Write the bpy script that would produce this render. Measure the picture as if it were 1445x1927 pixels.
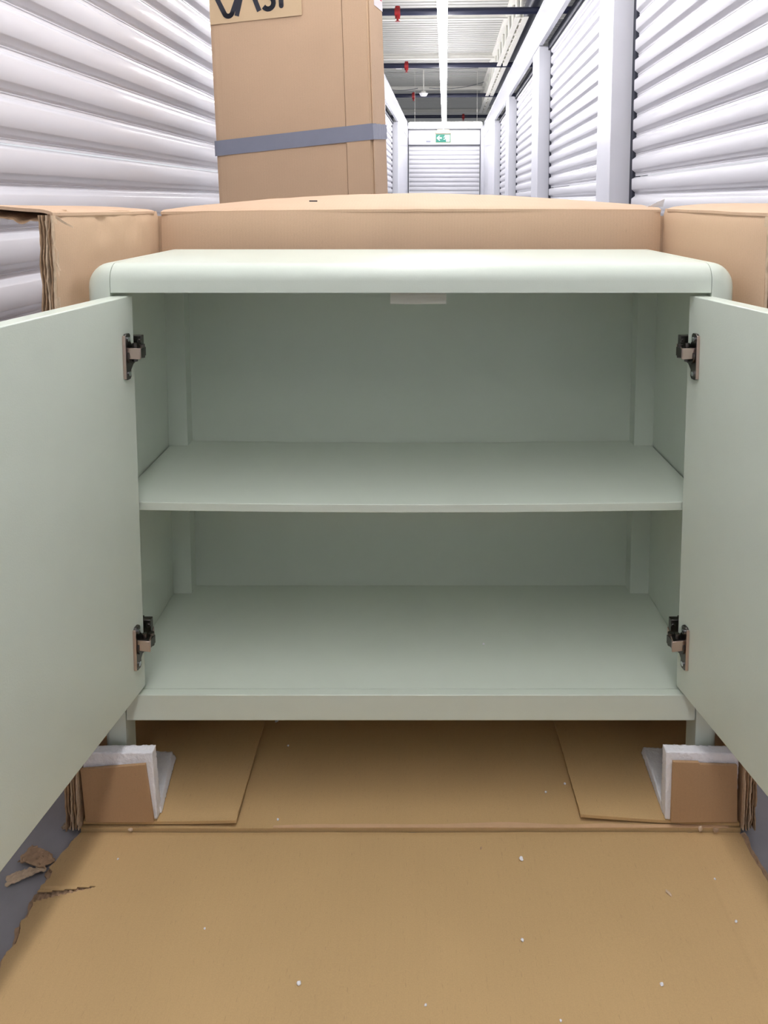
import bpy, bmesh, math, random
from mathutils import Vector, Matrix, noise
random.seed(7)
for o in list(bpy.data.objects): bpy.data.objects.remove(o)
S = bpy.context.scene
COL = S.collection
# ------------------------------------------------------------------ camera
H = 0.915
cam_d = bpy.data.cameras.new('camera'); cam = bpy.data.objects.new('camera', cam_d); COL.objects.link(cam)
cam.location = (0, 0, H); cam.rotation_euler = (math.radians(90 - 5.2), 0, 0)
cam_d.sensor_fit = 'AUTO'; cam_d.sensor_width = 36; cam_d.lens = 36 * 1400 / 1927
cam_d.shift_x = -50.5 / 1927; cam_d.shift_y = -456.5 / 1927
cam_d.clip_start = 0.02
S.camera = cam
# ------------------------------------------------------------------ world + exposure
w = bpy.data.worlds.new('world'); S.world = w; w.use_nodes = True
w.node_tree.nodes['Background'].inputs[0].default_value = (0.93, 0.95, 1.0, 1)
w.node_tree.nodes['Background'].inputs[1].default_value = 0.35
S.view_settings.view_transform = 'Standard'; S.view_settings.look = 'None'
S.view_settings.gamma = 1; S.view_settings.use_curve_mapping = False
S.view_settings.exposure = 1.3
TUBE = 17.0       # brightness of the strip lights
# world background is an added even fill; no lamps are built over neighbouring aisles
YAW = math.radians(2.66)
RC = Matrix.Rotation(-YAW, 4, 'Z')       # corridor frame -> world

# ------------------------------------------------------------------ materials
def srgb(r, g, b):
    f = lambda c: (c / 255 / 12.92) if c / 255 <= 0.04045 else ((c / 255 + 0.055) / 1.055) ** 2.4
    return (f(r), f(g), f(b), 1)
def mat(name, rgb, rough=0.5, metal=0.0, var=0.0, vscale=8, bump=0.0, bscale=200, spec=0.5, coat=0.0, emit=0.0):
    m = bpy.data.materials.new(name); m.use_nodes = True
    nt = m.node_tree; P = nt.nodes['Principled BSDF']
    P.inputs['Base Color'].default_value = srgb(*rgb); P.inputs['Roughness'].default_value = rough
    P.inputs['Metallic'].default_value = metal; P.inputs['Specular IOR Level'].default_value = spec
    P.inputs['Coat Weight'].default_value = coat; P.inputs['Coat Roughness'].default_value = 0.12
    tc = nt.nodes.new('ShaderNodeTexCoord')
    if var:
        n = nt.nodes.new('ShaderNodeTexNoise'); n.inputs['Scale'].default_value = vscale; n.inputs['Detail'].default_value = 6
        nt.links.new(tc.outputs['Object'], n.inputs['Vector'])
        h = nt.nodes.new('ShaderNodeHueSaturation'); h.inputs['Color'].default_value = srgb(*rgb)
        mr = nt.nodes.new('ShaderNodeMapRange'); mr.inputs[1].default_value = 0.25; mr.inputs[2].default_value = 0.75
        mr.inputs[3].default_value = 1 - var; mr.inputs[4].default_value = 1 + var
        nt.links.new(n.outputs['Fac'], mr.inputs[0]); nt.links.new(mr.outputs[0], h.inputs['Value'])
        nt.links.new(h.outputs[0], P.inputs['Base Color'])
    if bump:
        n = nt.nodes.new('ShaderNodeTexNoise'); n.inputs['Scale'].default_value = bscale; n.inputs['Detail'].default_value = 3
        nt.links.new(tc.outputs['Object'], n.inputs['Vector'])
        b = nt.nodes.new('ShaderNodeBump'); b.inputs['Strength'].default_value = bump; b.inputs['Distance'].default_value = 0.002
        nt.links.new(n.outputs['Fac'], b.inputs['Height']); nt.links.new(b.outputs[0], P.inputs['Normal'])
    if emit:
        P.inputs['Emission Color'].default_value = srgb(*rgb); P.inputs['Emission Strength'].default_value = emit
    return m
def cardboard(name, rgb, axis='X', flute=0.008, fstr=0.12, fcol=0.025):
    """kraft board: fibre mottling, faint flute lines running across `axis`, small dark flecks"""
    m = bpy.data.materials.new(name); m.use_nodes = True
    nt = m.node_tree; L = nt.links.new; P = nt.nodes['Principled BSDF']
    P.inputs['Roughness'].default_value = 0.72; P.inputs['Specular IOR Level'].default_value = 0.3
    tc = nt.nodes.new('ShaderNodeTexCoord')
    wv = nt.nodes.new('ShaderNodeTexWave'); wv.wave_type = 'BANDS'; wv.bands_direction = axis
    wv.inputs['Scale'].default_value = 0.314 / flute; wv.inputs['Distortion'].default_value = 0.6
    wv.inputs['Detail'].default_value = 2; wv.inputs['Detail Scale'].default_value = 1.5
    L(tc.outputs['Object'], wv.inputs['Vector'])
    big = nt.nodes.new('ShaderNodeTexNoise'); big.inputs['Scale'].default_value = 5; big.inputs['Detail'].default_value = 5
    L(tc.outputs['Object'], big.inputs['Vector'])
    mp = nt.nodes.new('ShaderNodeMapping')
    sc = {'X': (900, 90, 90), 'Y': (90, 900, 90)}[axis]; mp.inputs['Scale'].default_value = sc
    L(tc.outputs['Object'], mp.inputs['Vector'])
    fi = nt.nodes.new('ShaderNodeTexNoise'); fi.inputs['Scale'].default_value = 1; fi.inputs['Detail'].default_value = 2
    L(mp.outputs[0], fi.inputs['Vector'])
    gr = nt.nodes.new('ShaderNodeTexNoise'); gr.inputs['Scale'].default_value = 600; gr.inputs['Detail'].default_value = 2
    L(tc.outputs['Object'], gr.inputs['Vector'])
    def math_(op, a, b):
        n = nt.nodes.new('ShaderNodeMath'); n.operation = op
        for i, v in enumerate((a, b)):
            if isinstance(v, (int, float)): n.inputs[i].default_value = v
            else: L(v, n.inputs[i])
        return n.outputs[0]
    # value = 1 + sum of small deviations
    v = math_('MULTIPLY', math_('SUBTRACT', big.outputs['Fac'], 0.5), 0.16)
    v = math_('ADD', v, math_('MULTIPLY', math_('SUBTRACT', wv.outputs['Fac'], 0.5), fcol))
    v = math_('ADD', v, math_('MULTIPLY', math_('SUBTRACT', gr.outputs['Fac'], 0.5), 0.16))
    fl = nt.nodes.new('ShaderNodeMapRange'); fl.inputs[1].default_value = 0.66; fl.inputs[2].default_value = 0.80
    fl.inputs[3].default_value = 0; fl.inputs[4].default_value = -0.22
    L(fi.outputs['Fac'], fl.inputs[0]); v = math_('ADD', v, fl.outputs[0]); v = math_('ADD', v, 1.0)
    h = nt.nodes.new('ShaderNodeHueSaturation'); h.inputs['Color'].default_value = srgb(*rgb)
    L(v, h.inputs['Value']); L(h.outputs[0], P.inputs['Base Color'])
    b = nt.nodes.new('ShaderNodeBump'); b.inputs['Strength'].default_value = fstr; b.inputs['Distance'].default_value = 0.002
    hb = math_('ADD', wv.outputs['Fac'], math_('MULTIPLY', big.outputs['Fac'], 3.0))
    L(hb, b.inputs['Height']); L(b.outputs[0], P.inputs['Normal'])
    return m
M = dict(
    paint=mat('sage_paint', (209, 218, 205), 0.34, var=0.012, vscale=30, bump=0.06, bscale=500, spec=0.42),
    pad=mat('sage_pad', (206, 207, 195), 0.6, bump=0.1, bscale=700),
    white=mat('white_enamel', (209, 209, 214), 0.2, bump=0.03, bscale=6, spec=0.5),
    wallw=mat('white_wall_panel', (206, 207, 214), 0.22, spec=0.5),
    beam=mat('white_steel', (232, 230, 222), 0.5, var=0.04),
    deck=mat('roof_deck', (188, 188, 183), 0.6, var=0.03, vscale=1.5),
    dark=mat('dark_seal', (34, 38, 52), 0.6),
    pipe=mat('navy_pipe', (30, 34, 58), 0.4, var=0.1),
    red=mat('red_fitting', (150, 28, 30), 0.4),
    concrete=mat('concrete', (150, 149, 153), 0.55, var=0.12, vscale=14, bump=0.2, bscale=150),
    foam=mat('foam', (238, 238, 242), 0.7, var=0.03, vscale=120, bump=0.7, bscale=260),
    nickel=mat('nickel', (214, 192, 184), 0.33, 1.0, bump=0.05, bscale=400),
    dimnickel=mat('nickel_darkened', (104, 100, 98), 0.3, 1.0),  # darkened nickel: the hinge plate's dim reflection is put into the colour
    screw=mat('screw_zinc', (205, 208, 214), 0.25, 1.0),
    tape=mat('duct_tape', (132, 136, 152), 0.34, var=0.03, vscale=30, bump=0.12, bscale=60),
    ink=mat('ink', (38, 40, 52), 0.6),
    label=mat('tan_label', (206, 180, 144), 0.6, var=0.03),
    paper=mat('white_label', (232, 226, 226), 0.5),
    redink=mat('red_ink', (205, 70, 90), 0.5),
    plastic=mat('cream_plastic', (196, 186, 160), 0.4),
    wplastic=mat('white_plastic', (240, 240, 240), 0.3),
    green=mat('sign_green', (30, 118, 100), 0.4, emit=0.12),
    signw=mat('sign_white', (225, 240, 240), 0.4, emit=0.25),
    cable=mat('cable', (90, 92, 100), 0.5),
    film=mat('film', (235, 232, 230), 0.15),
    kx=cardboard('kraft_flutes_x', (204, 174, 146), 'X', 0.006, 0.03, 0.018),
    ky=cardboard('kraft_flutes_y', (204, 174, 144), 'Y', 0.006, 0.03, 0.018),
    kfloor=cardboard('kraft_floor', (198, 166, 118), 'X', 0.009, 0.02, 0.008),
    kbox=cardboard('kraft_tall', (200, 171, 142), 'X', 0.009, 0.02, 0.012),
    kdark=cardboard('kraft_facing', (178, 144, 108), 'X', 0.006, 0.03, 0.01),
    kpale=mat('kraft_scuffed', (208, 172, 134), 0.8, var=0.06, vscale=60, bump=0.1, bscale=300),
    torn=mat('torn_kraft', (176, 146, 116), 0.9, var=0.25, vscale=90, bump=0.5, bscale=300),
    tornp=mat('torn_kraft_pale', (204, 180, 152), 0.9, var=0.2, vscale=120, bump=0.5, bscale=300),
)
tube = bpy.data.materials.new('lamp_diffuser'); tube.use_nodes = True
tp = tube.node_tree.nodes['Principled BSDF']; tp.inputs['Base Color'].default_value = (0.9, 0.9, 0.9, 1)
tp.inputs['Emission Color'].default_value = (1.0, 0.975, 0.985, 1); tp.inputs['Emission Strength'].default_value = TUBE
M['tube'] = tube

# ------------------------------------------------------------------ helpers
BASE = {}
def props(o, label=None, cat=None, group=None, kind=None):
    if label: o['label'] = label
    if cat: o['category'] = cat
    if group: o['group'] = group
    if kind: o['kind'] = kind
def place(o, base, corr):
    if corr:
        o.matrix_world = RC @ Matrix.Translation(base)
    else:
        o.location = base
def thing(name, label, cat, base=(0, 0, 0), corr=False, group=None, kind=None):
    o = bpy.data.objects.new(name, None); COL.objects.link(o); o.empty_display_size = 0.05
    place(o, base, corr); props(o, label, cat, group, kind); BASE[o] = Vector(base)
    return o
def link(name, bm, m, parent=None, base=(0, 0, 0), corr=False, smooth=False, label=None, cat=None, group=None, kind=None, bevel=0):
    """bmesh given in the frame of its thing's base frame (world-like coordinates); moved to local coordinates here"""
    b = BASE[parent] if parent is not None and parent in BASE else Vector(base)
    bm.normal_update()
    bmesh.ops.translate(bm, verts=bm.verts, vec=-b)
    me = bpy.data.meshes.new(name); bm.to_mesh(me); bm.free()
    me.materials.append(M[m])
    if smooth:
        for p in me.polygons: p.use_smooth = True
        if smooth != 'all': me.set_sharp_from_angle(angle=math.radians(40))
    o = bpy.data.objects.new(name, me); COL.objects.link(o)
    if parent is not None:
        o.parent = parent; BASE[o] = b
    else:
        place(o, base, corr); BASE[o] = Vector(base)
    if bevel:
        md = o.modifiers.new('bevel', 'BEVEL'); md.width = bevel; md.segments = 2; md.limit_method = 'ANGLE'
        for p in me.polygons: p.use_smooth = True
        me.set_sharp_from_angle(angle=math.radians(35))
    props(o, label, cat, group, kind)
    return o
def copy_of(o, name=None, loc=None, parent=None):
    c = o.copy(); COL.objects.link(c)
    c.parent = parent if parent is not None else o.parent
    if loc is not None: c.location = loc
    return c
def box(bm, x0, x1, y0, y1, z0, z1):
    v = [bm.verts.new((x, y, z)) for z in (z0, z1) for x, y in ((x0, y0), (x1, y0), (x1, y1), (x0, y1))]
    for f in ((3, 2, 1, 0), (4, 5, 6, 7), (0, 1, 5, 4), (1, 2, 6, 5), (2, 3, 7, 6), (3, 0, 4, 7)):
        bm.faces.new([v[i] for i in f])
    return v
def B(*a):
    bm = bmesh.new(); box(bm, *a); return bm
def prism(pts, axis, a, b, bm=None):
    """closed polygon pts (2D) extruded along axis from a to b. axis 'x': pts=(y,z); 'y': pts=(x,z); 'z': pts=(x,y)"""
    bm = bm or bmesh.new()
    def P(p, t): return {'x': (t, p[0], p[1]), 'y': (p[0], t, p[1]), 'z': (p[0], p[1], t)}[axis]
    A = [bm.verts.new(P(p, a)) for p in pts]; C = [bm.verts.new(P(p, b)) for p in pts]
    n = len(pts)
    for i in range(n): bm.faces.new((A[i], A[(i + 1) % n], C[(i + 1) % n], C[i]))
    bm.faces.new(A); bm.faces.new(C[::-1])
    bmesh.ops.recalc_face_normals(bm, faces=bm.faces)
    return bm
def strip(profile, axis, a, b, off, n=1, bm=None):
    """open profile extruded along axis with a second skin at `off` -> thin solid sheet"""
    pts = list(profile) + [(p[0] + off[0], p[1] + off[1]) for p in reversed(profile)]
    bm = bm or bmesh.new()
    def P(p, t): return {'x': (t, p[0], p[1]), 'y': (p[0], t, p[1])}[axis]
    rows = [[bm.verts.new(P(p, a + (b - a) * k / n)) for p in pts] for k in range(n + 1)]
    m = len(pts)
    for k in range(n):
        for i in range(m):
            bm.faces.new((rows[k][i], rows[k][(i + 1) % m], rows[k + 1][(i + 1) % m], rows[k + 1][i]))
    h = len(profile)
    for r in (rows[0], rows[-1]):
        for i in range(h - 1): bm.faces.new((r[i], r[i + 1], r[m - 2 - i], r[m - 1 - i]))
    bmesh.ops.recalc_face_normals(bm, faces=bm.faces)
    return bm
def cyl(bm, p, q, r, n=16, r2=None):
    p, q = Vector(p), Vector(q); d = (q - p).normalized(); r2 = r if r2 is None else r2
    a = d.orthogonal().normalized(); c = d.cross(a)
    A = []; C = []
    for i in range(n):
        t = 2 * math.pi * i / n; u = a * math.cos(t) + c * math.sin(t)
        A.append(bm.verts.new(p + u * r)); C.append(bm.verts.new(q + u * r2))
    for i in range(n): bm.faces.new((A[i], A[(i + 1) % n], C[(i + 1) % n], C[i]))
    bm.faces.new(A[::-1]); bm.faces.new(C)
    return bm
def tubeline(bm, pts, r, n=6):
    for a, b in zip(pts, pts[1:]): cyl(bm, a, b, r, n)
    return bm
def sheet(fn, nu, nv, off, bm=None, skip=None):
    """solid curved sheet: fn(u,v)->point, thickness vector off (Vector or function)"""
    bm = bm or bmesh.new()
    T = {}; U = {}
    for i in range(nu + 1):
        for j in range(nv + 1):
            p = Vector(fn(i / nu, j / nv)); o = off(i / nu, j / nv) if callable(off) else off
            T[i, j] = bm.verts.new(p); U[i, j] = bm.verts.new(p + Vector(o))
    cells = {(i, j) for i in range(nu) for j in range(nv) if not (skip and skip(T[i, j].co, T[i + 1, j + 1].co))}
    for (i, j) in cells:
        bm.faces.new((T[i, j], T[i + 1, j], T[i + 1, j + 1], T[i, j + 1]))
        bm.faces.new((U[i, j + 1], U[i + 1, j + 1], U[i + 1, j], U[i, j]))
        for (a, b, nb) in (((i, j), (i + 1, j), (i, j - 1)), ((i + 1, j), (i + 1, j + 1), (i + 1, j)),
                           ((i + 1, j + 1), (i, j + 1), (i, j + 1)), ((i, j + 1), (i, j), (i - 1, j))):
            if nb not in cells: bm.faces.new((T[b], T[a], U[a], U[b]))
    loose = [v for v in bm.verts if not v.link_faces]
    bmesh.ops.delete(bm, geom=loose, context='VERTS')
    bmesh.ops.recalc_face_normals(bm, faces=bm.faces)
    return bm
def nz(x, y, z=0.0): return noise.noise(Vector((x, y, z)))
def lerp(a, b, t): return a + (b - a) * t
def pw(pts, t):
    """piecewise-linear y(x) through sorted pts"""
    if t <= pts[0][0]: return pts[0][1]
    for (a, va), (b, vb) in zip(pts, pts[1:]):
        if t <= b: return lerp(va, vb, (t - a) / (b - a))
    return pts[-1][1]

# ================================================================== SETTING (corridor frame: s across, t along, z up)
T0, T1 = -7.0, 15.3
link('floor', B(-6, 6, T0, 27, -0.1, 0), 'concrete', corr=True, kind='structure', label='bare grey concrete corridor floor beside the carton', cat='floor')
# roof deck: corrugated steel, ribs run across the corridor
prof = []
p = T0
while p < 27:
    prof += [(p, 3.42), (p + 0.10, 3.42), (p + 0.105, 3.48), (p + 0.135, 3.48)]
    p += 0.14
link('ceiling', strip(prof, 'x', -6, 6, (0, 0.02)), 'deck', corr=True, kind='structure', label='off white corrugated steel roof deck high above the corridor', cat='ceiling')

PER = 0.09
def shutter_profile(s0, sgn, z0, z1):
    """(s,z) profile of corrugated curtain, crowns towards the corridor"""
    pts = []; z = z0
    base = [(0.0, 0.016), (0.0075, 0.0165), (0.0085, 0.0145), (0.0105, 0.0145), (0.0115, 0.0165), (0.017, 0.0155), (0.0185, 0.014), (0.0285, 0.002), (0.031, 0.0002),
            (0.054, 0.0), (0.0765, 0.0002), (0.079, 0.002), (0.0875, 0.0135), (0.0885, 0.015)]
    while z < z1 - 1e-6:
        for dz, d in base:
            if z + dz <= z1: pts.append((s0 + sgn * d, z + dz))
        z += PER
    pts.append((s0 + sgn * 0.016, z1 - 0.001))
    return pts
def shutter(idx, side, t0, t1, top=2.2):
    """side +1 right, -1 left. curtain panels joined by thin seams"""
    s0 = side * 0.86
    d = thing('door_%d' % idx, '', '', (side * 0.86, t0, 0), corr=True, kind='structure')
    names = {1: 'right', -1: 'left'}
    z = 0.07 - 0.54 + 0.0
    zs = [0.02, 0.49, 1.03, 1.57, 2.11, top + 0.05]
    for a, b in zip(zs, zs[1:]):
        link('curtain_panel', strip(shutter_profile(s0, side, a + 0.0015, b - 0.0015), 'y', t0 + 0.06, t1 - 0.06, (side * 0.003, 0)), 'white', d, smooth=True)
    # dark weather seals in the gap at both ends and along the head, steel guides behind
    for a, b in ((t0, t0 + 0.055), (t1 - 0.055, t1)):
        sa, sb = sorted((side * 0.864, side * 0.90))
        link('guide_seal', B(sa, sb, a, b, 0, top + 0.04), 'dark', d)
    sa, sb = sorted((side * 0.845, side * 0.858))
    link('head_seal', B(sa, sb, t0, t1, top - 0.035, top + 0.03), 'dark', d)
    sa, sb = sorted((side * 0.85, side * 0.873))
    link('bottom_bar', B(sa, sb, t0 + 0.04, t1 - 0.04, 0.0, 0.02), 'dark', d)
    return d
def unit_wall(name, side, doors, label):
    """pillars between the doors, header panels above each"""
    wr = thing(name, label, 'wall', (side * 0.77, T0, 0), corr=True, kind='structure')
    a0, a1 = sorted((side * 0.77, side * 0.95))
    edges = [T0] + [v for d in doors for v in d] + [T1]
    for a, b in zip(edges[::2], edges[1::2]):
        link('pillar', B(a0, a1, a, b, 0, 2.20), 'wallw', wr, bevel=0.003)
    mids = [T0] + [(edges[k] + edges[k + 1]) / 2 for k in range(2, len(edges) - 1, 2)] + [T1]
    mids = sorted(set(mids))
    for a, b in zip(mids, mids[1:]):
        link('header_panel', B(*sorted((side * 0.765, side * 0.80)), a + 0.002, b - 0.002, 2.203, 2.47), 'wallw', wr, bevel=0.002)
    link('top_angle', B(*sorted((side * 0.76, side * 0.83)), T0, T1, 2.47, 2.485), 'wallw', wr)
    return wr
RD = [(-4.8, -2.2), (-1.9, 0.7), (1.0, 3.57), (3.88, 6.35), (6.80, 9.30), (9.78, 12.0)]
LD = [(-4.8, -2.6), (-2.3, 0.3), (0.6, 3.2), (3.5, 6.0), (6.5, 9.0), (9.6, 12.15)]
wR = unit_wall('wall_right', 1, RD, 'white pillars and header panels along the right side of the corridor')
wL = unit_wall('wall_left', -1, LD, 'white pillars and header panels along the left side of the corridor')
words = {2: 'nearest white roll-up shutter on the right side', 3: 'second white roll-up shutter on the right side, past the first pillar',
         4: 'third white roll-up shutter on the right side', 5: 'farthest white roll-up shutter on the right side'}
n = 0
for i, (a, b) in enumerate(RD):
    n += 1; d = shutter(n, 1, a, b); d['label'] = words.get(i, 'white roll-up shutter on the right, behind the viewer'); d['category'] = 'shutter'
wl = {2: 'large white corrugated roll-up shutter on the left beside the tall box', 3: 'white roll-up shutter on the left hidden behind the tall box',
      4: 'white roll-up shutter on the left far behind the tall box', 5: 'farthest white roll-up shutter on the left, just right of the tall box'}
for i, (a, b) in enumerate(LD):
    n += 1; d = shutter(n, -1, a, b); d['label'] = wl.get(i, 'white roll-up shutter on the left, behind the viewer'); d['category'] = 'shutter'
# end wall with its own shutter
ew = thing('wall_end', 'white panel wall closing the far end of the corridor', 'wall', (0, T1, 0), corr=True, kind='structure')
link('wall_panel', B(-2.5, -0.765, T1, T1 + 0.12, 0, 2.45), 'wallw', ew)
link('wall_panel', B(0.70, 2.5, T1, T1 + 0.12, 0, 2.45), 'wallw', ew)
link('header_panel', B(-0.765, 0.70, T1, T1 + 0.12, 2.39, 2.45), 'wallw', ew)
de = thing('door_%d' % (n + 1), 'white roll-up shutter facing the viewer at the far end', 'shutter', (0, T1, 0), corr=True, kind='structure')
hood = [(T1 + 0.10, 2.07), (T1 + 0.01, 2.07), (T1 - 0.01, 2.16), (T1 - 0.01, 2.28), (T1 + 0.02, 2.36), (T1 + 0.10, 2.38)]
link('shutter_hood', prism(hood, 'x', -0.76, 0.695), 'white', de)
zs = [0.02, 0.49, 1.03, 1.57, 2.07]
for a, b in zip(zs, zs[1:]):
    pr_ = [(y, z) for y, z in shutter_profile(T1 + 0.04, 1, a + 0.001, b - 0.001)]
    link('curtain_panel', strip(pr_, 'x', -0.75, 0.685, (0.003, 0)), 'white', de, smooth=True)
link('frame_edge', B(-0.768, -0.757, T1 - 0.012, T1 + 0.1, 0, 2.39), 'dark', de)
link('frame_edge', B(0.692, 0.702, T1 - 0.012, T1 + 0.1, 0, 2.39), 'dark', de)
link('head_seal', B(-0.755, 0.69, T1 - 0.002, T1 + 0.03, 2.055, 2.068), 'dark', de)
link('number_plate', B(-0.40, -0.31, T1 - 0.016, T1 - 0.011, 2.12, 2.15), 'tape', de)
# back of the corridor behind the viewer
link('wall_back', B(-0.76, 0.76, T0 - 0.1, T0, 0, 2.45), 'tape', corr=True, kind='structure', label='grey wall closing the corridor behind the viewer', cat='wall')

# ------------------------------------------------------------------ overhead steel, pipes, lamps
bt = [3.4, 6.8, 10.15, 12.9, 16.5, 20.6, 24.3]
bl = ['nearest', 'second', 'white roof purlin showing just below the topmost dark pipe', 'white roof purlin showing just above the second dark pipe',
      'white roof purlin showing just above the pipe behind the smoke detector', 'white roof purlin seen just above the far wall', 'farthest white roof purlin, beyond the far wall']
for i, t in enumerate(bt):
    bm = bmesh.new(); box(bm, -6, 6, t, t + 0.09, 3.335, 3.345); box(bm, -6, 6, t, t + 0.008, 3.335, 3.40); box(bm, -6, 6, t, t + 0.09, 3.39, 3.42)
    lab = bl[i] if i > 1 else 'white roof purlin nearly overhead, %s of the row' % bl[i]
    link('roof_purlin', bm, 'beam', base=(0, t, 3.335), corr=True, label=lab, cat='beam', group='white purlins under the roof deck')
pt = [(5.0, 'nearest, overhead'), (8.3, 'topmost in view'), (11.5, 'second from the top in view'), (14.70, 'third from the top in view'), (18.3, 'lowest in view just above the far wall')]
for i, (t, wd) in enumerate(pt):
    pth = thing('sprinkler_pipe', 'dark navy sprinkler pipe across the ceiling, %s' % wd, 'pipe', (0, t, 3.0), corr=True, group='navy sprinkler pipes')
    link('pipe_run', cyl(bmesh.new(), (-5.9, t, 2.97), (5.9, t, 2.97), 0.038, 20), 'pipe', pth, smooth=True)
    for hx in (-3.1, -1.4, 1.3, 3.2):
        link('hanger_rod', cyl(bmesh.new(), (hx, t, 3.0), (hx, t, 3.43), 0.006, 8), 'beam', pth)
    sx = [-0.45, -0.53, -0.60, -0.63, 0.42][i]
    bm = cyl(bmesh.new(), (sx, t, 3.03), (sx, t, 2.90), 0.028, 12); cyl(bm, (sx, t, 2.90), (sx, t, 2.875), 0.012, 10)
    cyl(bm, (sx, t, 2.875), (sx, t, 2.87), 0.026, 12); cyl(bm, (sx - 0.03, t, 2.97), (sx + 0.03, t, 2.97), 0.046, 16)
    link('sprinkler_head', bm, 'red', pth, smooth=True, label='red sprinkler fitting under the pipe')
# open web truss over the right wall
tr = thing('roof_truss', 'cream steel open web truss running along above the right wall', 'truss', (0.85, 8.5, 2.95), corr=True)
for s_ in (0.79, 0.88):
    bm = bmesh.new(); box(bm, s_ - 0.03, s_ + 0.03, 8.5, 17.4, 2.945, 2.955); box(bm, s_ - 0.004 + (0.026 if s_ < 0.85 else -0.026), s_ + 0.004 + (0.026 if s_ < 0.85 else -0.026), 8.5, 17.4, 2.955, 3.01)
    link('bottom_chord', bm, 'beam', tr)
bm = bmesh.new(); box(bm, 0.78, 0.89, 8.5, 17.4, 3.36, 3.41); link('top_chord', bm, 'beam', tr)
k = 0; t = 8.55
while t < 17.2:
    link('web_bar', cyl(bmesh.new(), (0.835, t, 2.95), (0.835, t + (0.27 if k % 2 else 0.0), 3.38), 0.020, 8), 'beam', tr, smooth=True)
    t += 0.27; k += 1
link('truss_dark_fill', cyl(bmesh.new(), (1.02, 8.2, 3.22), (1.02, 17.6, 3.22), 0.09, 18), 'pipe', base=(1.02, 8.2, 3.13), corr=True, smooth=True, label='thick dark navy cylinder added lengthwise behind the cream truss to darken its gaps', cat='pipe')  # added dark run, makes the voids between the web bars look dark
# lamps
sl = thing('strip_light', 'long bright white strip light running down the middle of the corridor', 'light', (-0.03, 4, 2.37), corr=True)
link('diffuser', B(-0.068, 0.008, -1.7, 13.8, 2.335, 2.395), 'tube', sl, bevel=0.012)
link('housing', B(-0.040, -0.020, -1.7, 13.8, 2.396, 2.415), 'beam', sl)
for t in (-0.6, 1.6, 4.2, 7.2, 10.3, 13.4):
    link('hanger_wire', cyl(bmesh.new(), (-0.03, t, 2.41), (-0.03, t, 3.43), 0.003, 6), 'beam', sl)
cl = thing('strip_light', 'bright white cross tube light spanning the corridor before the far shutter', 'light', (0, 14.6, 2.40), corr=True)
link('diffuser', B(-0.72, 0.70, 14.56, 14.63, 2.375, 2.435), 'tube', cl, bevel=0.01)
link('housing', B(-0.70, 0.68, 14.57, 14.62, 2.436, 2.455), 'beam', cl)
for x_ in (-0.6, 0.6): link('hanger_wire', cyl(bmesh.new(), (x_, 14.6, 2.45), (x_, 14.6, 3.43), 0.003, 6), 'beam', cl)
# exit sign
ex = thing('exit_sign', 'green and white exit sign with left arrow hanging over the far end', 'sign', (-0.04, 14.0, 2.03), corr=True)
ex_x0, ex_x1, ez0, ez1, et = -0.185, 0.085, 2.012, 2.160, 13.98
link('sign_case', B(ex_x0 - 0.01, ex_x1 + 0.01, et, et + 0.035, ez0 - 0.01, ez1 + 0.008), 'plastic', ex)
link('sign_panel', B(ex_x0, ex_x1, et - 0.003, et, ez0, ez1), 'green', ex, label='green sign face')
bm = bmesh.new()
cz = (ez0 + ez1) / 2 + 0.005
pts = [(-0.17, cz), (-0.125, cz + 0.045), (-0.105, cz + 0.045), (-0.135, cz + 0.012), (-0.075, cz + 0.012), (-0.075, cz - 0.012), (-0.135, cz - 0.012), (-0.105, cz - 0.045), (-0.125, cz - 0.045)]
link('arrow', prism(pts, 'y', et - 0.0045, et - 0.003, bm), 'signw', ex, label='white arrow pointing left')
bm = B(0.005, 0.072, et - 0.0045, et - 0.003, ez0 + 0.012, ez1 - 0.012)
link('doorway_symbol', bm, 'signw', ex, label='white doorway symbol')
bm = bmesh.new(); yy = et - 0.0055
cyl(bm, (-0.010, yy, cz + 0.048), (-0.010, yy + 0.0015, cz + 0.048), 0.011, 12)
def seg(a, b, wd):
    a, b = Vector(a), Vector(b); d = (b - a).normalized(); nrm = Vector((-d.y, d.x)) * wd / 2
    prism([tuple(a + nrm), tuple(b + nrm), tuple(b - nrm), tuple(a - nrm)], 'y', yy, yy + 0.0015, bm)
seg((-0.012, cz + 0.036), (0.004, cz - 0.002), 0.022); seg((-0.014, cz + 0.03), (-0.04, cz + 0.012), 0.009)
seg((-0.008, cz + 0.03), (0.02, cz + 0.02), 0.009); seg((0.004, cz), (-0.018, cz - 0.022), 0.011); seg((-0.018, cz - 0.022), (-0.042, cz - 0.022), 0.010)
seg((0.006, cz), (0.022, cz - 0.03), 0.011); seg((0.022, cz - 0.03), (0.016, cz - 0.056), 0.010)
link('running_figure', bm, 'signw', ex, label='white running figure symbol')
link('canopy', prism([(-0.19, ez1 + 0.01), (0.09, ez1 + 0.01), (0.095, ez1 + 0.045), (0.06, ez1 + 0.09), (-0.15, ez1 + 0.09), (-0.195, ez1 + 0.045)], 'y', et - 0.02, et + 0.06), 'plastic', ex, bevel=0.006)
link('stem', cyl(bmesh.new(), (-0.045, et + 0.02, ez1 + 0.08), (-0.045, et + 0.02, 3.43), 0.008, 8), 'beam', ex)
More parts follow.
